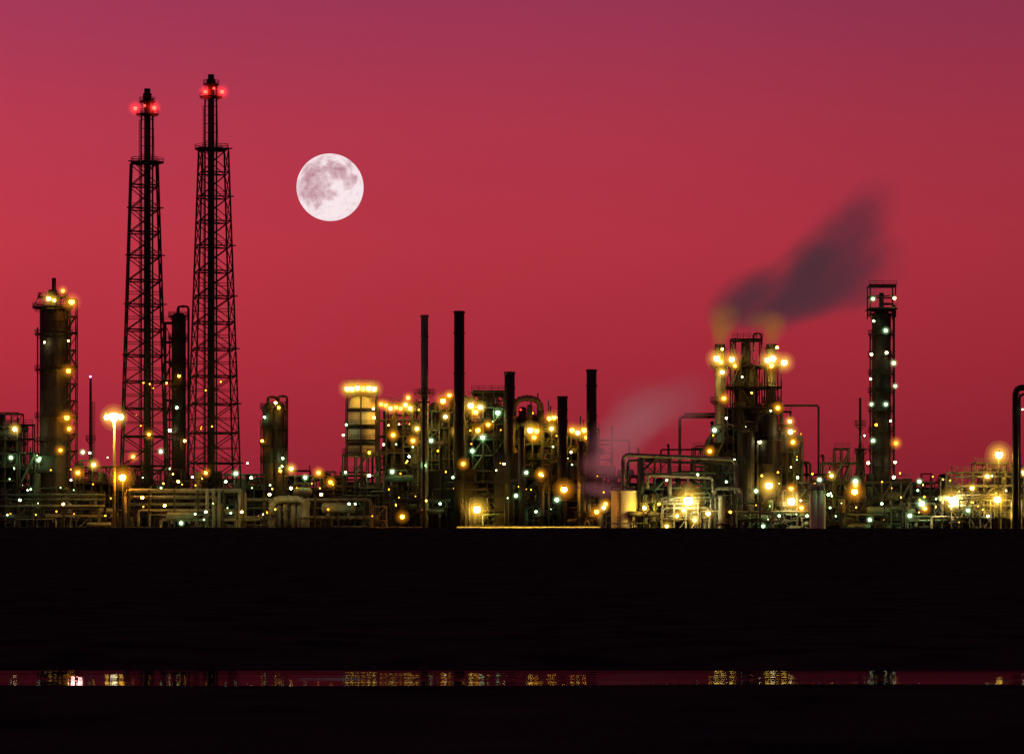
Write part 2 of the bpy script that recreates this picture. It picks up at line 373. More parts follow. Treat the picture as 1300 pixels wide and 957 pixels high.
for x in range(-30,135,18): a=b.W(x,624); b.beam((a.x,a.y+1,G),(a.x,a.y+1,a.z),0.35,'steel')
clutter(b,-40,135,lambda x:630,8,40,rmax=.8)
rlamps(b,0,135,615,662,16,'ggyo',r=(.15,.28)); b.lamp(30,635,'g',.3,90,1,-6); b.lamp(85,640,'y',.28,90,1,-6)
b.build('pipes_and_trestles')
# ============================================================ REACTOR with crown of lamps
b=B('reactor_tower',800)
k=b.k; X=(459-650)*k; z=lambda y:CAMZ+(HOR-y)*k
b.tube((X,b.d,z(580)),(X,b.d,z(508)),3.4,n=28,m='white',cap=True); b.dome((X,b.d,z(508)),3.4,1.6,'white')
for y in(523,545,566): b.revolve((X,b.d,z(y)),[(3.4,0),(3.5,0),(3.5,.9),(3.4,.9)],28,'dark')
b.ring((X,b.d),3.4,z(499),1.0,'steel'); b.ring((X,b.d),3.4,z(576),1.6,'steel'); b.ring((X,b.d),3.4,z(540),1.0,'steel')
frame(b,440,478,500,7,2,3,dy=-3.5,m='steel',brace=0,deck=1); frame(b,436,482,578,9,3,4,dy=-4.5,m='green')
b.box((X,b.d,z(488)),(7.5,6,.25),'steel')
for q in(-3.5,3.5): b.beam((X+q,b.d-3,z(500)),(X+q,b.d-3,z(486)),0.25)
b.rail((X-3.8,b.d-3,z(488)),(X+3.8,b.d-3,z(488)))
for x in(442,448,455,462,469,476): b.lamp(x,494+R.uniform(-1,1),'y' if x!=462 else 'o',.58,35,2.4,-4.5)
for x,y,c in((441,540,'g'),(476,531,'y'),(437,553,'g'),(475,520,'g'),(470,575,'o'),(488,565,'g'),(440,600,'g'),(470,604,'w'),(452,640,'g')): b.lamp(x,y,c,.3,50,1.2,-5)
b.build('vessel_and_frame')
# ============================================================ CENTRAL UNIT
b=B('process_unit',800)
tpc=lin([(430,590),(484,520),(560,508),(620,498),(650,500),(700,520),(760,545),(775,620)])
frame(b,480,532,512,7,5,8,m='steel'); frame(b,512,560,522,10,4,7,m='green'); frame(b,560,600,505,12,4,9,m='steel',brace=.5); frame(b,600,640,500,12,4,9,m='dark'); frame(b,640,700,545,12,5,7,m='green'); frame(b,690,760,548,12,6,7,m='steel')
frame(b,600,640,498,6,3,9,dy=-4,m='green',deck=.8); frame(b,540,760,610,8,14,4,dy=-6,m='dark')
clutter(b,484,770,tpc,22,240,mats=('steel','green','steel','dark','pale')); clutter(b,484,770,lambda x:590,10,110,dy=-10,rmax=.8,mats=('steel','green','dark','dark'))
a=b.W(652,505,2);c=b.W(687,505,2); b.pipe([(a.x,a.y,G),(a.x,a.y,a.z),(c.x,c.y,c.z),(c.x,c.y,G)],0.75,'steel',bend=3.2,n=14)
a=b.W(607,503,-2);c=b.W(640,503,-2); b.pipe([(a.x,a.y,a.z-8),(a.x,a.y,a.z),(c.x,c.y,c.z),(c.x,c.y,c.z-7)],0.3,'dark',bend=1.5)
for x0,x1,y in((536,562,600),(565,605,596),(628,668,575),(700,728,590)):
    A=b.W(x0,y);C=b.W(x1,y); b.box(((A.x+C.x)/2,A.y-3,(A.z+G)/2),(C.x-A.x,7,A.z-G),'dark')
for x in(484,490,496,503,509,515,521): b.lamp(x,515+R.uniform(-3,4),'o' if R.random()<.7 else 'y',.4,50,1.9)
for x,y,c,r in((519,506,'o',.38),(563,510,'o',.6),(571,503,'o',.4),(566,530,'w',.35),(598,516,'y',.62),(604,524,'o',.55),(610,518,'w',.42),(632,525,'g',.5),(620,540,'o',.38),(613,556,'g',.5),(607,547,'o',.5),
  (673,547,'y',.62),(681,548,'o',.55),(678,556,'o',.42),(697,532,'o',.5),(703,531,'o',.5),(700,545,'y',.4),(726,547,'o',.55),(733,550,'y',.5),(741,547,'o',.55),(744,556,'o',.38),(715,622,'o',.7),(606,647,'y',.82),(661,521,'r',.2),
  (580,549,'y',.42),(548,560,'g',.4),(530,545,'y',.38),(525,560,'o',.42),(540,592,'g',.4),(600,573,'g',.4),(650,575,'o',.38),(668,601,'g',.35),(686,603,'o',.42),(706,635,'g',.45),(756,650,'o',.5),(765,645,'w',.35),(640,590,'w',.25),(500,553,'o',.42),(589,590,'o',.4),(655,630,'g',.35),(500,600,'g',.4),(560,640,'g',.3),(680,650,'g',.3)):
    b.lamp(x,y,c,r,65 if c!='r' else 10,0.5 if c=='r' else 1,-11 if y>580 else -5)
rlamps(b,484,765,560,655,85,'ggggow',dy=(-12,-3)); rlamps(b,490,760,518,560,26,'googw',dy=(-5,-1))
b.build('steelwork_and_piping')
for x,yt,hw,dy,m in((539,400,4.6,-6,'pale'),(583,395,6.5,-6,'dark'),(647,472,6.5,-4,'dark'),(714,503,6.3,-6,'dark'),(751,469,6.3,-4,'dark'),(662,541,4,-6,'dark'),(737,560,4,-6,'steel')):
    b=B('smokestack',800+dy*1.5)
    stack(b,x,yt,hw,m=m)
    if x==539: b.ring(((x-650)*b.k,b.d),1.0,CAMZ+(HOR-500)*b.k,1.6,'dark',12)
    b.build('flue')
b=B('utility_pole',762); a=b.W(538,505); b.tube((a.x,a.y,G),(a.x,a.y,a.z),0.42,0.3,n=10,m='dark'); b.beam((a.x-1.5,a.y,a.z-1),(a.x+1.5,a.y,a.z-1),.2,'dark'); b.build('pole')
# ============================================================ FLOODLIT WALL behind crest
b=B('boundary_wall',722)
for i in range(19):
    a=b.W(580+i*9.6,668.2); c=b.W(580+(i+1)*9.6,668.2); b.box(((a.x+c.x)/2,a.y,(a.z+G)/2),(c.x-a.x-0.05,0.3,a.z-G),'white')
for i in range(24):
    a=b.W(583+i*7.6,674,-.8); b.lamps.append((Vector((a.x,a.y,a.z)),'y',.14,150,-1,None)); b.beam((a.x,a.y,a.z-.12),(a.x,a.y,G-.1),.08)  # added bulbs, hidden below the crest, to light the wall
b.build('wall_panels')
# ============================================================ WHITE TANK
b=B('storage_tank',770)
k=b.k; X=(793-650)*k; z=lambda y:CAMZ+(HOR-y)*k
b.tube((X,b.d,G),(X,b.d,z(624)),3.3,n=40,m='white',cap=False); b.revolve((X,b.d,z(624)),[(3.3,0),(3.45,0),(3.45,.2),(3.2,.25),(1.5,.55),(0.001,.7)],40,'white')
for h in(2.2,4.4,6.6): b.revolve((X,b.d,G+h),[(3.3,0),(3.33,0),(3.33,.08),(3.3,.08)],40,'white')
b.ladder(X-1.5,b.d-3.3,G,z(622),'steel')
for i in range(16):
    a=2*math.pi*i/16; b.beam((X+3.3*math.cos(a),b.d+3.3*math.sin(a),z(624)+.2),(X+3.3*math.cos(a),b.d+3.3*math.sin(a),z(624)+1.2),.08)
    c=2*math.pi*(i+1)/16; b.beam((X+3.3*math.cos(a),b.d+3.3*math.sin(a),z(624)+1.2),(X+3.3*math.cos(c),b.d+3.3*math.sin(c),z(624)+1.2),.08)
for x,y,c,r,L in((817,645,'y',.33,520),(768,640,'o',.4,70)):
    b.lamp(x,y,c,r,L,1.4,-5.5,arm=False); p=b.W(x,y,-5.5); b.beam((p.x,p.y,G),(p.x,p.y,p.z),.12)
b.build('tank_shell')
# ============================================================ PIPE GANTRY
b=B('pipe_gantry',768)
def PP(pts,r,m='green',dy=0,bend=None): b.pipe([b.W(x,min(y,680),dy) for x,y in pts],r,m,bend)
PP([(791,680),(791,577),(934,583),(934,680)],.5,'pale',0,1.6)
PP([(797,680),(797,584),(928,589),(928,680)],.32,'green',1.5,1.2)
PP([(815,680),(815,580)],.6,'green',.5); PP([(822,620),(822,603),(905,606),(905,640)],.4,'pale',-.8,1.0); PP([(850,680),(850,585)],.55,'beige',0)
PP([(870,680),(870,612)],.3,'pale',-1); PP([(908,680),(908,620),(940,620),(940,680)],.5,'pale',-1,1.2); PP([(918,680),(918,600)],.5,'green',1)
PP([(840,680),(840,645),(900,645),(900,680)],.4,'pale',-2,1.2)
frame(b,812,852,582,5,2,5,m='green',dy=1,brace=.3,deck=.3); frame(b,852,938,600,5,4,4,m='green',dy=1,brace=.3,deck=.3); frame(b,840,885,640,4,3,2,m='pale',dy=-3)
clutter(b,812,940,lambda x:625,7,46,mats=('green','pale','steel','beige'),dy=-3,rmax=.75)
for x,y,c,r in((872,636,'w',1.0),(897,652,'w',.45),(880,660,'y',.4),(858,655,'y',.35),(845,668,'y',.35),(884,603,'g',.28),(835,640,'o',.3),(866,648,'y',.4),(925,650,'o',.3),(818,645,'g',.3),(845,610,'g',.28),(920,612,'g',.28)): b.lamp(x,y,c,r,48,r*4.5,-6)
b.build('pipes_and_frame')
# ============================================================ FCC UNIT
b=B('catalytic_cracking_unit',800)
k=b.k; z=lambda y:CAMZ+(HOR-y)*k
for x,yt,hw in((914,437,6.5),(979,437,6.5)):
    X=(x-650)*k; b.tube((X,b.d,G),(X,b.d,z(yt)),hw*k*1.15,hw*k,n=20,m='pale'); b.ring((X,b.d),hw*k,z(465),1.3); b.ring((X,b.d),hw*k,z(510),1.2); b.ring((X,b.d),hw*k,z(yt+6),.5,rail=False)
    b.ladder(X+.5,b.d-2,G,z(yt+4))
X=(947-650)*k
b.tube((X,b.d,G),(X,b.d,z(470)),3.0,n=24,m='dark'); b.dome((X,b.d,z(470)),3.0,2,'dark'); b.tube((X,b.d,z(472)),(X,b.d,z(435)),1.2,n=16,m='dark')
frame(b,929,966,432,8,2,4,dy=-3,m='dark',brace=.6,deck=.7); frame(b,922,990,466,10,4,8,dy=-4,m='dark',brace=.4,deck=.7); frame(b,904,930,540,8,2,6,m='steel',dy=-4)
b.pipe([b.W(932,430,-4),b.W(932,455,-4)],.2,'dark'); b.pipe([b.W(955,448,-4),b.W(955,425,-4),b.W(965,425,-4),b.W(965,450,-4)],.25,'dark')
for xx in(935,943,951,959): p=b.W(xx,432,-3); b.beam(p,p+Vector((0,0,1.8)),.12,'dark')
column(b,972,520,14,[524,560,590],'dark',dy=-3,pm='dark'); column(b,945,545,11,[548,585],'dark',dy=-5,pm='dark'); column(b,996,548,6,[552,575,600],'steel'); column(b,1010,562,5,[566,590],'green',w=.7)
frame(b,985,1016,556,8,3,6,m='steel'); 
b.pipe([b.W(914,545,-2),b.W(896,560,-2),Vector((b.W(896,560).x,b.d-2,G))],.6,'steel',bend=2)
frame(b,880,925,570,8,4,5,m='steel',dy=-2,deck=.8)
A=b.W(918,575);C=b.W(990,575); b.box(((A.x+C.x)/2,A.y-1,(A.z+G)/2),(C.x-A.x,6,A.z-G),'dark')
clutter(b,905,990,lin([(900,585),(905,570),(925,510),(980,510),(992,560),(1020,580)]),14,100,mats=('dark','steel','dark','green')); clutter(b,945,1030,lambda x:610,8,45,dy=-8,rmax=.8,mats=('steel','green','dark'))
for x,y,c,r in((908,457,'y',.7),(913,461,'o',.5),(915,474,'w',.4),(927,458,'y',.62),(931,466,'o',.35),(972,459,'y',.62),(979,457,'w',.62),(977,466,'o',.5),(993,462,'y',.68),(984,443,'y',.3),(915,445,'y',.3),
  (917,507,'o',.42),(905,547,'g',.45),(920,532,'w',.25),(985,519,'o',.42),(1000,536,'y',.38),(1001,549,'w',.52),(1004,562,'o',.42),(976,523,'g',.25),(962,562,'w',.3),(929,585,'g',.3),(898,574,'o',.4),(952,500,'o',.2),(940,480,'g',.2),
  (972,617,'y',.78),(1000,637,'w',.82),(1008,607,'g',.3),(956,624,'g',.38),(1013,645,'o',.42),(985,655,'g',.3),(965,668,'g',.35),(1020,655,'g',.3),(1000,621,'o',.42)): b.lamp(x,y,c,r,60,r*5,-10 if y>570 else -6)
rlamps(b,890,1020,530,600,22,'gogw',dy=(-7,-5)); rlamps(b,945,1025,600,660,20,'ggow',dy=(-12,-8))
b.build('regenerator_and_steelwork')
# ============================================================ RIGHT TALL COLUMN
b=B('distillation_column',800)
k=b.k; z=lambda y:CAMZ+(HOR-y)*k; X=(1119-650)*k
column(b,1119,394,12,[400,425,452,475,498,522,548,572,592],'dark',pm='dark',w=1.0)
for q in(-3.2,3.2):
    for u in (-3.2,3.2): b.beam((X+q,b.d+u,z(404)),(X+q,b.d+u,z(362)),.3,'steel')
for y in(363,377,392):
    for q in(-3.2,3.2): b.beam((X-3.2,b.d+q,z(y)),(X+3.2,b.d+q,z(y)),.26,'steel'); b.beam((X+q,b.d-3.2,z(y)),(X+q,b.d+3.2,z(y)),.26,'steel')
b.box((X,b.d,z(364)),(7,7,.12),'steel'); b.rail((X-3.5,b.d-3.5,z(364)),(X+3.5,b.d-3.5,z(364)),'steel')
b.box((X,b.d,z(393)),(7.4,7.4,.3),'dark')
b.tube((X,b.d,z(394)),(X,b.d,z(372)),.6,n=10,m='dark')
for i,(x,y,c) in enumerate(((1106,381,'g'),(1133,380,'w'),(1107,409,'g'),(1122,421,'g'),(1104,451,'w'),(1123,449,'w'),(1132,462,'g'),(1103,482,'g'),(1134,491,'g'),(1104,514,'g'),(1122,514,'g'),(1106,560,'g'),(1135,563,'o'),(1100,588,'w'),(1134,587,'w'),(1110,540,'o'),(1128,535,'g'))): b.lamp(x,y,c,R.uniform(.3,.42),30,1.6,-4.2)
b.build('column_and_platforms')
b=B('vent_mast',790)
X=(1092-650)*b.k; z=lambda y:CAMZ+(HOR-y)*b.k
b.tube((X,b.d,G),(X,b.d,z(505)),.5,.3,n=10,m='dark'); b.ring((X,b.d),.4,z(540),1.0,'dark',10); b.ring((X,b.d),.4,z(575),1.2,'dark',10)
lattice(b,1092,570,690,4,8,6,m='dark',leg=.25); b.lamp(1097,553,'g',.2,60,1.0,-1)
b.build('mast')
# ============================================================ RIGHT LOW AREA
b=B('process_unit',795)
tpr=lin([(1015,608),(1050,602),(1060,588),(1080,592),(1140,607),(1200,614)])
frame(b,1046,1092,588,9,4,4,m='green'); frame(b,1060,1078,570,4,2,5,m='steel'); frame(b,1095,1205,612,9,9,3,m='steel')
clutter(b,1022,1205,tpr,14,120,mats=('steel','dark','green')); clutter(b,1015,1205,lambda x:632,8,70,dy=-8,rmax=.8,mats=('green','steel','dark'))
rlamps(b,1020,1205,600,662,56,'gggowy',dy=(-11,-3))
for x,y,c,r in((1080,612,'g',.55),(1079,625,'o',.66),(1080,617,'o',.4),(1035,610,'g',.38),(1050,605,'y',.35),(1113,640,'g',.3),(1098,660,'g',.38),(1160,612,'g',.38),(1148,655,'g',.42),(1163,640,'g',.66),(1201,635,'w',.82),(1167,646,'o',.4),(1128,607,'w',.3)): b.lamp(x,y,c,r,60,r*5,-11)
b.build('steelwork_and_piping')
b=B('storage_tank',775); 
for x in(1033,1043): 
    X=(x-650)*b.k; zt=CAMZ+(HOR-617)*b.k; b.tube((X,b.d,G),(X,b.d,zt),.95,n=20,m='white',cap=False); b.dome((X,b.d,zt),.95,.7,'white')
    b.ring((X,b.d),.95,zt-1,.6,'steel',12)
b.lamp(1050,628,'g',.3,80,1.4,-3); b.build('twin_vessels')
b=B('process_unit',785)
frame(b,1208,1290,600,9,6,5,m='beige',brace=.4); frame(b,1240,1285,588,6,3,6,m='pale',dy=3); frame(b,1215,1320,635,5,8,2,m='pale',dy=-4)
clutter(b,1205,1340,lin([(1205,605),(1240,592),(1290,590),(1340,590)]),12,75,mats=('pale','beige','steel','beige'),rmax=.8)
for y in(605,617,628,642): 
    a=b.W(1210,y,-1);c=b.W(1300,y,-1); b.pipe([a,c],.25,'beige')
rlamps(b,1208,1300,598,665,30,'ywwyg',dy=(-6,-3))
for x,y,c,r in((1264,578,'y',.85),(1262,634,'y',.75),(1249,605,'w',.38),(1230,620,'y',.45),(1285,640,'w',.42),(1295,600,'w',.35),(1283,654,'y',.38),(1250,655,'w',.3),(1225,648,'g',.38)): b.lamp(x,y,c,r,42,r*4.8,-5.5)
p=b.W(1264,578,-4.8); b.tube((p.x,p.y,G),(p.x,p.y,p.z),.15,n=8,m='steel')
b.build('steelwork_and_piping')
b=B('overhead_pipe',776)
PP2=[b.W(1289,690),b.W(1289,492),b.W(1322,492),b.W(1322,690)]; b.pipe(PP2,.75,'dark',bend=1.8,n=14); PP3=[b.W(1296,690,2),b.W(1296,500,2),b.W(1316,500,2),b.W(1316,690,2)]; b.pipe(PP3,.3,'steel',bend=1.2); b.ladder(b.W(1292,500).x,b.d-1,G,40)
b.lamp(1297,520,'g',.2,50,1.0); b.build('pipe_loop')
# ============================================================ DISTANT REFINERY BAND
b=B('distant_refinery',1050)
rr=random.Random(3)
clutter(b,-80,1380,lambda x:600+6*math.sin(x*.03)+4*math.sin(x*.11),60,330,rng=rr,mats=('dark','steel','dark'),rmax=1.6)
for i in range(40):
    x=-80+i*36+rr.uniform(-8,8); a=b.W(x,612+rr.uniform(-3,6)); b.box((a.x,a.y+30,(a.z+G)/2),(rr.uniform(6,12),8,a.z-G),'dark')
rlamps(b,-50,1350,600,650,70,'gggow',rng=rr,r=(.22,.4))
b.build('silhouettes')

# ============================================================ GROUND + WATER
prof=[(-3000,1.2),(-200,1.2),(0,1.2),(20,1.2),(30,1.22),(36,1.22),(40.2,1.2),(42,.7),(45,-.6),(60,-1),(72,-.35),(74,-.06),(75.5,.08),(78,.25),(90,.45),(120,.6),(180,.8),(260,1.0),(360,1.1),(480,1.3),(580,1.6),(640,2.4),(670,4.2),(692,6.3),(698,6.5),(704,6.5),(715,5.2),(722,G),(900,G),(1500,G),(4000,G),(30000,G)]
dp=[]
for (a,za),(c,zc) in zip(prof,prof[1:]):
    n=6 if (c-a<120 and a>10) else 1
    for i in range(n): dp.append((a+(c-a)*i/n,za+(zc-za)*i/n))
dp.append(prof[-1])
xs=[-30000,-6000,-1500,-600,-300]+[-200+i*2.5 for i in range(161)]+[300,600,1500,6000,30000]
vs=[];fs=[]
for d,z_ in dp:
    for x in xs:
        q=z_
        if 10<d<715:
            amp=0.02+0.06*min(1,max(0,(d-70)/200)); 
            q+=amp*noise.noise(Vector((x*.15,d*.12,0)))*1.5
            if 685<d<706: q+=0.12*noise.noise(Vector((x*.02,0,3)))-0.0012*x
        vs.append((x,d,q))
nx=len(xs)
for i in range(len(dp)-1):
    for j in range(nx-1): a=i*nx+j; fs.append((a,a+1,a+nx+1,a+nx))
me=bpy.data.meshes.new('ground'); me.from_pydata(vs,[],fs); me.polygons.foreach_set('use_smooth',[True]*len(fs))
gm=bpy.data.materials.new('dark_rough_grass'); gm.use_nodes=True; nt=gm.node_tree; p=nt.nodes['Principled BSDF']
tc=nt.nodes.new('ShaderNodeTexCoord'); n=nt.nodes.new('ShaderNodeTexNoise'); n.inputs['Scale'].default_value=.35; n.inputs['Detail'].default_value=9
cr=nt.nodes.new('ShaderNodeValToRGB'); cr.color_ramp.elements[0].color=(.02,.024,.02,1); cr.color_ramp.elements[1].color=(.052,.062,.045,1); cr.color_ramp.elements[0].position=.35; cr.color_ramp.elements[1].position=.7
bp=nt.nodes.new('ShaderNodeBump'); bp.inputs['Strength'].default_value=.6; bp.inputs['Distance'].default_value=.3
nt.links.new(tc.outputs['Object'],n.inputs['Vector']); nt.links.new(n.outputs['Fac'],cr.inputs[0]); nt.links.new(cr.outputs[0],p.inputs['Base Color']); nt.links.new(n.outputs['Fac'],bp.inputs['Height']); nt.links.new(bp.outputs[0],p.inputs['Normal'])
p.inputs['Roughness'].default_value=1; p.inputs['Specular IOR Level'].default_value=0
me.materials.append(gm); o=bpy.data.objects.new('ground',me); scene.collection.objects.link(o)
# water: real long-crested ripples
wx=[-30000,-2000,-300]+[-60+i*2 for i in range(61)]+[300,2000,30000]
wy=[40+i*.25 for i in range(104)]+[66+i*.04 for i in range(330)]
wr=random.Random(11)
waves=[(2*math.pi/wr.uniform(.22,.9),wr.uniform(-.003,.003),wr.uniform(0,6.28)) for _ in range(12)]
vs=[];fs=[]
for y in wy:
    for x in wx:
        xx=max(-60,min(60,x)); z_=0
        for kk,kx,ph in waves: z_+=.0075/kk*math.sin(kk*y+kx*kk*xx+ph)*(1+.4*math.sin(.05*xx+ph*2+y*.2))
        vs.append((x,y,z_ if y>65 else 0))
nx=len(wx)
for i in range(len(wy)-1):
    for j in range(nx-1): a=i*nx+j; fs.append((a,a+1,a+nx+1,a+nx))
me=bpy.data.meshes.new('water'); me.from_pydata(vs,[],fs); me.polygons.foreach_set('use_smooth',[True]*len(fs))
wm=bpy.data.materials.new('river_water'); wm.use_nodes=True; nt=wm.node_tree; nt.nodes.clear()
o_=nt.nodes.new('ShaderNodeOutputMaterial'); gl=nt.nodes.new('ShaderNodeBsdfGlossy'); gl.inputs['Color'].default_value=(.13,.14,.16,1); gl.inputs['Roughness'].default_value=.02
df=nt.nodes.new('ShaderNodeBsdfDiffuse'); df.inputs[0].default_value=(.01,.012,.05,1)
fr=nt.nodes.new('ShaderNodeFresnel'); fr.inputs[0].default_value=1.33; mx=nt.nodes.new('ShaderNodeMixShader')
nt.links.new(fr.outputs[0],mx.inputs[0]); nt.links.new(df.outputs[0],mx.inputs[1]); nt.links.new(gl.outputs[0],mx.inputs[2]); nt.links.new(mx.outputs[0],o_.inputs['Surface'])
me.materials.append(wm); o=bpy.data.objects.new('water',me); scene.collection.objects.link(o)

# ============================================================ MOON
MD=20000.0; mr=42.5/F*MD
bm=bmesh.new(); bmesh.ops.create_icosphere(bm,subdivisions=7,radius=1)
me=bpy.data.meshes.new('moon'); bm.to_mesh(me); bm.free()
ca=me.color_attributes.new('albedo','FLOAT_COLOR','POINT')
maria=[(-.25,.5,.36,.30,.9),(.26,.45,.22,.2,.9),(.45,.15,.27,.22,1),(.8,.28,.1,.12,.8),(.68,-.1,.16,.2,.75),(.5,-.27,.14,.12,.6),(-.65,.15,.3,.42,.8),(-.6,-.4,.14,.13,.8),(-.25,-.3,.3,.18,.7),(0,.8,.5,.07,.5),(-.1,.1,.28,.16,.6),(-.42,-.1,.3,.2,.7)]
rng=random.Random(5); crat=[(rng.uniform(-.8,.8),rng.uniform(-.95,.3),rng.uniform(.012,.035)) for _ in range(60)]
rot=math.radians(-25)
for i,v in enumerate(me.vertices):
    x,y,z_=v.co
    u0,v0=x,z_; u=u0*math.cos(rot)-v0*math.sin(rot); w=u0*math.sin(rot)+v0*math.cos(rot)
    u2=u+.13*noise.fractal(Vector((x*2.5,y*2.5,z_*2.5)),.7,2.1,7); w2=w+.13*noise.fractal(Vector((x*2.5+7,y*2.5,z_*2.5)),.7,2.1,7)
    dk=0
    for mu,mv,ra,rb,s_ in maria:
        q=((u2-mu)/ra)**2+((w2-mv)/rb)**2; dk=1-(1-dk)*(1-s_*max(0,min(1,(1.6-q)/1.5)))
    t=1-dk*.78+.26*noise.fractal(Vector((x*6,y*6,z_*6)),.7,2,6)
    du,dv=u+.12,w+.68; rr_=math.hypot(du,dv); an=math.atan2(dv,du)
    t+=.22*math.exp(-rr_*9)+.22*max(0,noise.noise(Vector((math.cos(an)*4,math.sin(an)*4,1))))*math.exp(-rr_*1.2)
    for cu,cv,cr_ in crat:
        q=math.hypot(u-cu,w-cv)/cr_
        if q<1.4: t+=(.12 if q>.8 else -.1)*(1 if q<1.2 else .4)
    t=max(0,min(1.05,t)); a_=srgb(180,112,132); b_=srgb(252,232,236)
    ca.data[i].color=tuple(a_[k_]+(b_[k_]-a_[k_])*t for k_ in range(3))+(1,)
for p in me.polygons: p.use_smooth=True
mm=bpy.data.materials.new('moon_regolith'); mm.use_nodes=True; nt=mm.node_tree; nt.nodes.clear(); e=nt.nodes.new('ShaderNodeEmission'); a=nt.nodes.new('ShaderNodeAttribute'); a.attribute_name='albedo'; o_=nt.nodes.new('ShaderNodeOutputMaterial')
nt.links.new(a.outputs['Color'],e.inputs[0]); e.inputs[1].default_value=.95; nt.links.new(e.outputs[0],o_.inputs['Surface']); me.materials.append(mm)
mm.cycles.emission_sampling='NONE'
o=bpy.data.objects.new('moon',me); scene.collection.objects.link(o); o.location=((419-650)/F*MD,MD,CAMZ+(HOR-238)/F*MD); o.scale=(mr,mr,mr)

# ============================================================ SMOKE
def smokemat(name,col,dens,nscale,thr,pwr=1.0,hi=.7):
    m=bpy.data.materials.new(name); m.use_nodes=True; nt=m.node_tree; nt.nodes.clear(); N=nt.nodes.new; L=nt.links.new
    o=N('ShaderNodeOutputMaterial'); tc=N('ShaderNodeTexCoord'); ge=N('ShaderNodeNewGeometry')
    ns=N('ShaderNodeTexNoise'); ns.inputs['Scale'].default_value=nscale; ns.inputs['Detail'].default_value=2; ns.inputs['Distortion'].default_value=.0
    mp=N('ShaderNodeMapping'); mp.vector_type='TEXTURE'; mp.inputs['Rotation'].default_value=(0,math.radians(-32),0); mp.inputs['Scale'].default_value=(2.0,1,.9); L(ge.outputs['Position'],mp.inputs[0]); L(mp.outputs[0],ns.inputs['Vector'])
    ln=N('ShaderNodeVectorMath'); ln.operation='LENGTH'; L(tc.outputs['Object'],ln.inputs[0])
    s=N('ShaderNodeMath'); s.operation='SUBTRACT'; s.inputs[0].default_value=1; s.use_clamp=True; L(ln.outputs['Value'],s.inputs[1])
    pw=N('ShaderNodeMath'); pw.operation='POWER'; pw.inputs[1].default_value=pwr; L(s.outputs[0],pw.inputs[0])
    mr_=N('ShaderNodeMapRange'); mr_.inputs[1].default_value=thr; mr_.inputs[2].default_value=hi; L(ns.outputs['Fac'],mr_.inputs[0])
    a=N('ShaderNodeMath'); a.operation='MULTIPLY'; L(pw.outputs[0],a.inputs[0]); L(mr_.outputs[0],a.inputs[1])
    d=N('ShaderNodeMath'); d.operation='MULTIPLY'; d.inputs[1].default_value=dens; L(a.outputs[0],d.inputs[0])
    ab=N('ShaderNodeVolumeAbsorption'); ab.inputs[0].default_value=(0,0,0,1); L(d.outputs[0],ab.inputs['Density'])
    em=N('ShaderNodeEmission'); em.inputs[0].default_value=col; L(d.outputs[0],em.inputs[1])  # emission stands in for lamp light scattered in the plume
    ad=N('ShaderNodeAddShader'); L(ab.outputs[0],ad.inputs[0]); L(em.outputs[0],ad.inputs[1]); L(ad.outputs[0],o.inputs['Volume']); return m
def plume(name,blobs,m,d,alt=None,thin=None):
    e=bpy.data.objects.new(name,None); scene.collection.objects.link(e); k=d/F
    ms={0:ico(name+'_puff',3,m,False)}
    if alt: ms[1]=ico(name+'_painted_glow_puff',3,alt,False)
    if thin: ms[2]=ico(name+'_thin_puff',3,thin,False)
    for i,bl in enumerate(blobs):
        x,y,rx,ry=bl[:4]; ang=bl[4] if len(bl)>4 else 0
        o=bpy.data.objects.new('puff_%d'%i,ms[bl[5] if len(bl)>5 else 0]); scene.collection.objects.link(o); o.parent=e
        o.location=((x-650)*k,d+R.uniform(-1,1),CAMZ+(HOR-y)*k); o.scale=(rx*k,(rx+ry)/2*k,ry*k); o.rotation_euler=(0,-math.radians(ang),0)
sm=smokemat('dark_smoke',srgb(78,46,56),.15,.16,.12); sy=smokemat('painted_glow_smoke',srgb(150,90,42),.42,.2,.15); sth=smokemat('thin_smoke',srgb(92,44,58),.07,.14,.2,.9)  # sy: lamp glow at the stack tops painted as yellow emission
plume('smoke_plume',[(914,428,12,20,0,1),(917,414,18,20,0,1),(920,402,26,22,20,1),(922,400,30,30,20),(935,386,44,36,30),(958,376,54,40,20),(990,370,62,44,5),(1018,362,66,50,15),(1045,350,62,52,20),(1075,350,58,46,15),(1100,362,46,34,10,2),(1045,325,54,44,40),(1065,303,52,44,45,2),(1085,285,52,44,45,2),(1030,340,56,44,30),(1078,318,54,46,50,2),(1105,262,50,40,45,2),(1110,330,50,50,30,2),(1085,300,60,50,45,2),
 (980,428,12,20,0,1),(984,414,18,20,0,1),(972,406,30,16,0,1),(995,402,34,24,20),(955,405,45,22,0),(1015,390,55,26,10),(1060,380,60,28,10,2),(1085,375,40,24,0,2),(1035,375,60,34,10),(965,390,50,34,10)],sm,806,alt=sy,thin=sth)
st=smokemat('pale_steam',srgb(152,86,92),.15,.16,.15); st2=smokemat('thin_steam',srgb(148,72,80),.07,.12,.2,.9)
plume('steam_plume',[(768,622,12,44,85),(771,590,22,42,85),(780,563,36,40,60),(800,540,46,38,35),(822,524,50,34,30),(845,515,50,38,30,2),(868,505,48,36,30,2),(790,575,36,40,60,2),(765,600,26,40,80,2),(815,515,50,40,20,2)],st,790,thin=st2)
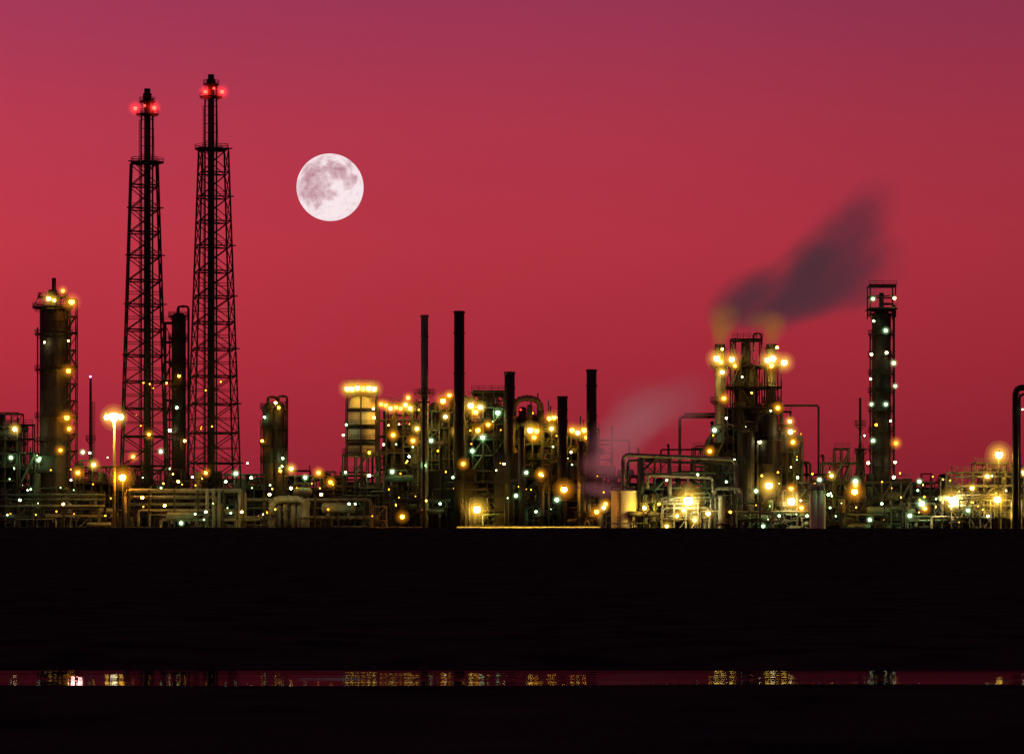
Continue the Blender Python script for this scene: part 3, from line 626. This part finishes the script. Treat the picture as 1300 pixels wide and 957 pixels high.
# ============================================================ SKY
w=bpy.data.worlds.new('World'); scene.world=w; w.use_nodes=True; nt=w.node_tree; nt.nodes.clear(); N=nt.nodes.new; L=nt.links.new
out=N('ShaderNodeOutputWorld'); tc=N('ShaderNodeTexCoord'); sp=N('ShaderNodeSeparateXYZ'); L(tc.outputs['Generated'],sp.inputs[0])
cr=N('ShaderNodeValToRGB'); e=cr.color_ramp.elements
stops=[(0.0,(128,32,47)),(0.03,(150,37,51)),(0.06,(169,43,58)),(0.095,(180,51,66)),(0.13,(175,53,73)),(0.172,(154,53,84)),(0.30,(128,50,82)),(0.6,(86,48,84)),(1.0,(54,40,70))]
e[0].position=0; e[0].color=srgb(*stops[0][1]); e[1].position=1; e[1].color=srgb(*stops[-1][1])
for p_,c_ in stops[1:-1]: q=e.new(p_); q.color=srgb(*c_)
L(sp.outputs['Z'],cr.inputs[0])
mx_=N('ShaderNodeMapRange'); mx_.inputs[1].default_value=-.17; mx_.inputs[2].default_value=.17; mx_.inputs[3].default_value=1.13; mx_.inputs[4].default_value=.82; L(sp.outputs['X'],mx_.inputs[0])
my_=N('ShaderNodeMapRange'); my_.inputs[1].default_value=-.2; my_.inputs[2].default_value=.9; my_.inputs[3].default_value=.4; my_.inputs[4].default_value=1; L(sp.outputs['Y'],my_.inputs[0])
mu=N('ShaderNodeMath'); mu.operation='MULTIPLY'; L(mx_.outputs[0],mu.inputs[0]); L(my_.outputs[0],mu.inputs[1])
ns=N('ShaderNodeTexNoise'); ns.inputs['Scale'].default_value=7; ns.inputs['Detail'].default_value=2; L(tc.outputs['Generated'],ns.inputs['Vector'])
nm=N('ShaderNodeMapRange'); nm.inputs[3].default_value=.94; nm.inputs[4].default_value=1.06; L(ns.outputs['Fac'],nm.inputs[0])
mu2=N('ShaderNodeMath'); mu2.operation='MULTIPLY'; L(mu.outputs[0],mu2.inputs[0]); L(nm.outputs[0],mu2.inputs[1])
bg=N('ShaderNodeBackground'); L(cr.outputs[0],bg.inputs[0]); L(mu2.outputs[0],bg.inputs[1])
sk=N('ShaderNodeTexSky'); sk.sky_type='NISHITA'; sk.sun_disc=False; sk.sun_elevation=math.radians(-4); sk.sun_rotation=math.radians(0)
bg2=N('ShaderNodeBackground'); L(sk.outputs[0],bg2.inputs[0]); bg2.inputs[1].default_value=.01
ad=N('ShaderNodeAddShader'); L(bg.outputs[0],ad.inputs[0]); L(bg2.outputs[0],ad.inputs[1]); L(ad.outputs[0],out.inputs[0])
sl=bpy.data.lights.new('sun','SUN'); sl.energy=.03; sl.color=(1,.35,.3); sl.angle=math.radians(.5); so=bpy.data.objects.new('sun',sl); scene.collection.objects.link(so); so.rotation_euler=(math.radians(-88),0,math.radians(8))
# ============================================================ CAMERA
c=bpy.data.cameras.new('camera'); co=bpy.data.objects.new('camera',c); scene.collection.objects.link(co); scene.camera=co
co.location=(0,0,CAMZ); co.rotation_euler=(math.radians(90),0,0); c.sensor_width=36; c.lens=F/1300*36; c.shift_y=(HOR-478.5)/1300; c.clip_start=.5; c.clip_end=100000
scene.view_settings.view_transform='Standard'; scene.view_settings.look='None'; scene.view_settings.exposure=0
print('verts',sum(len(o.data.vertices) for o in scene.objects if o.type=='MESH'),'objs',len(scene.objects))
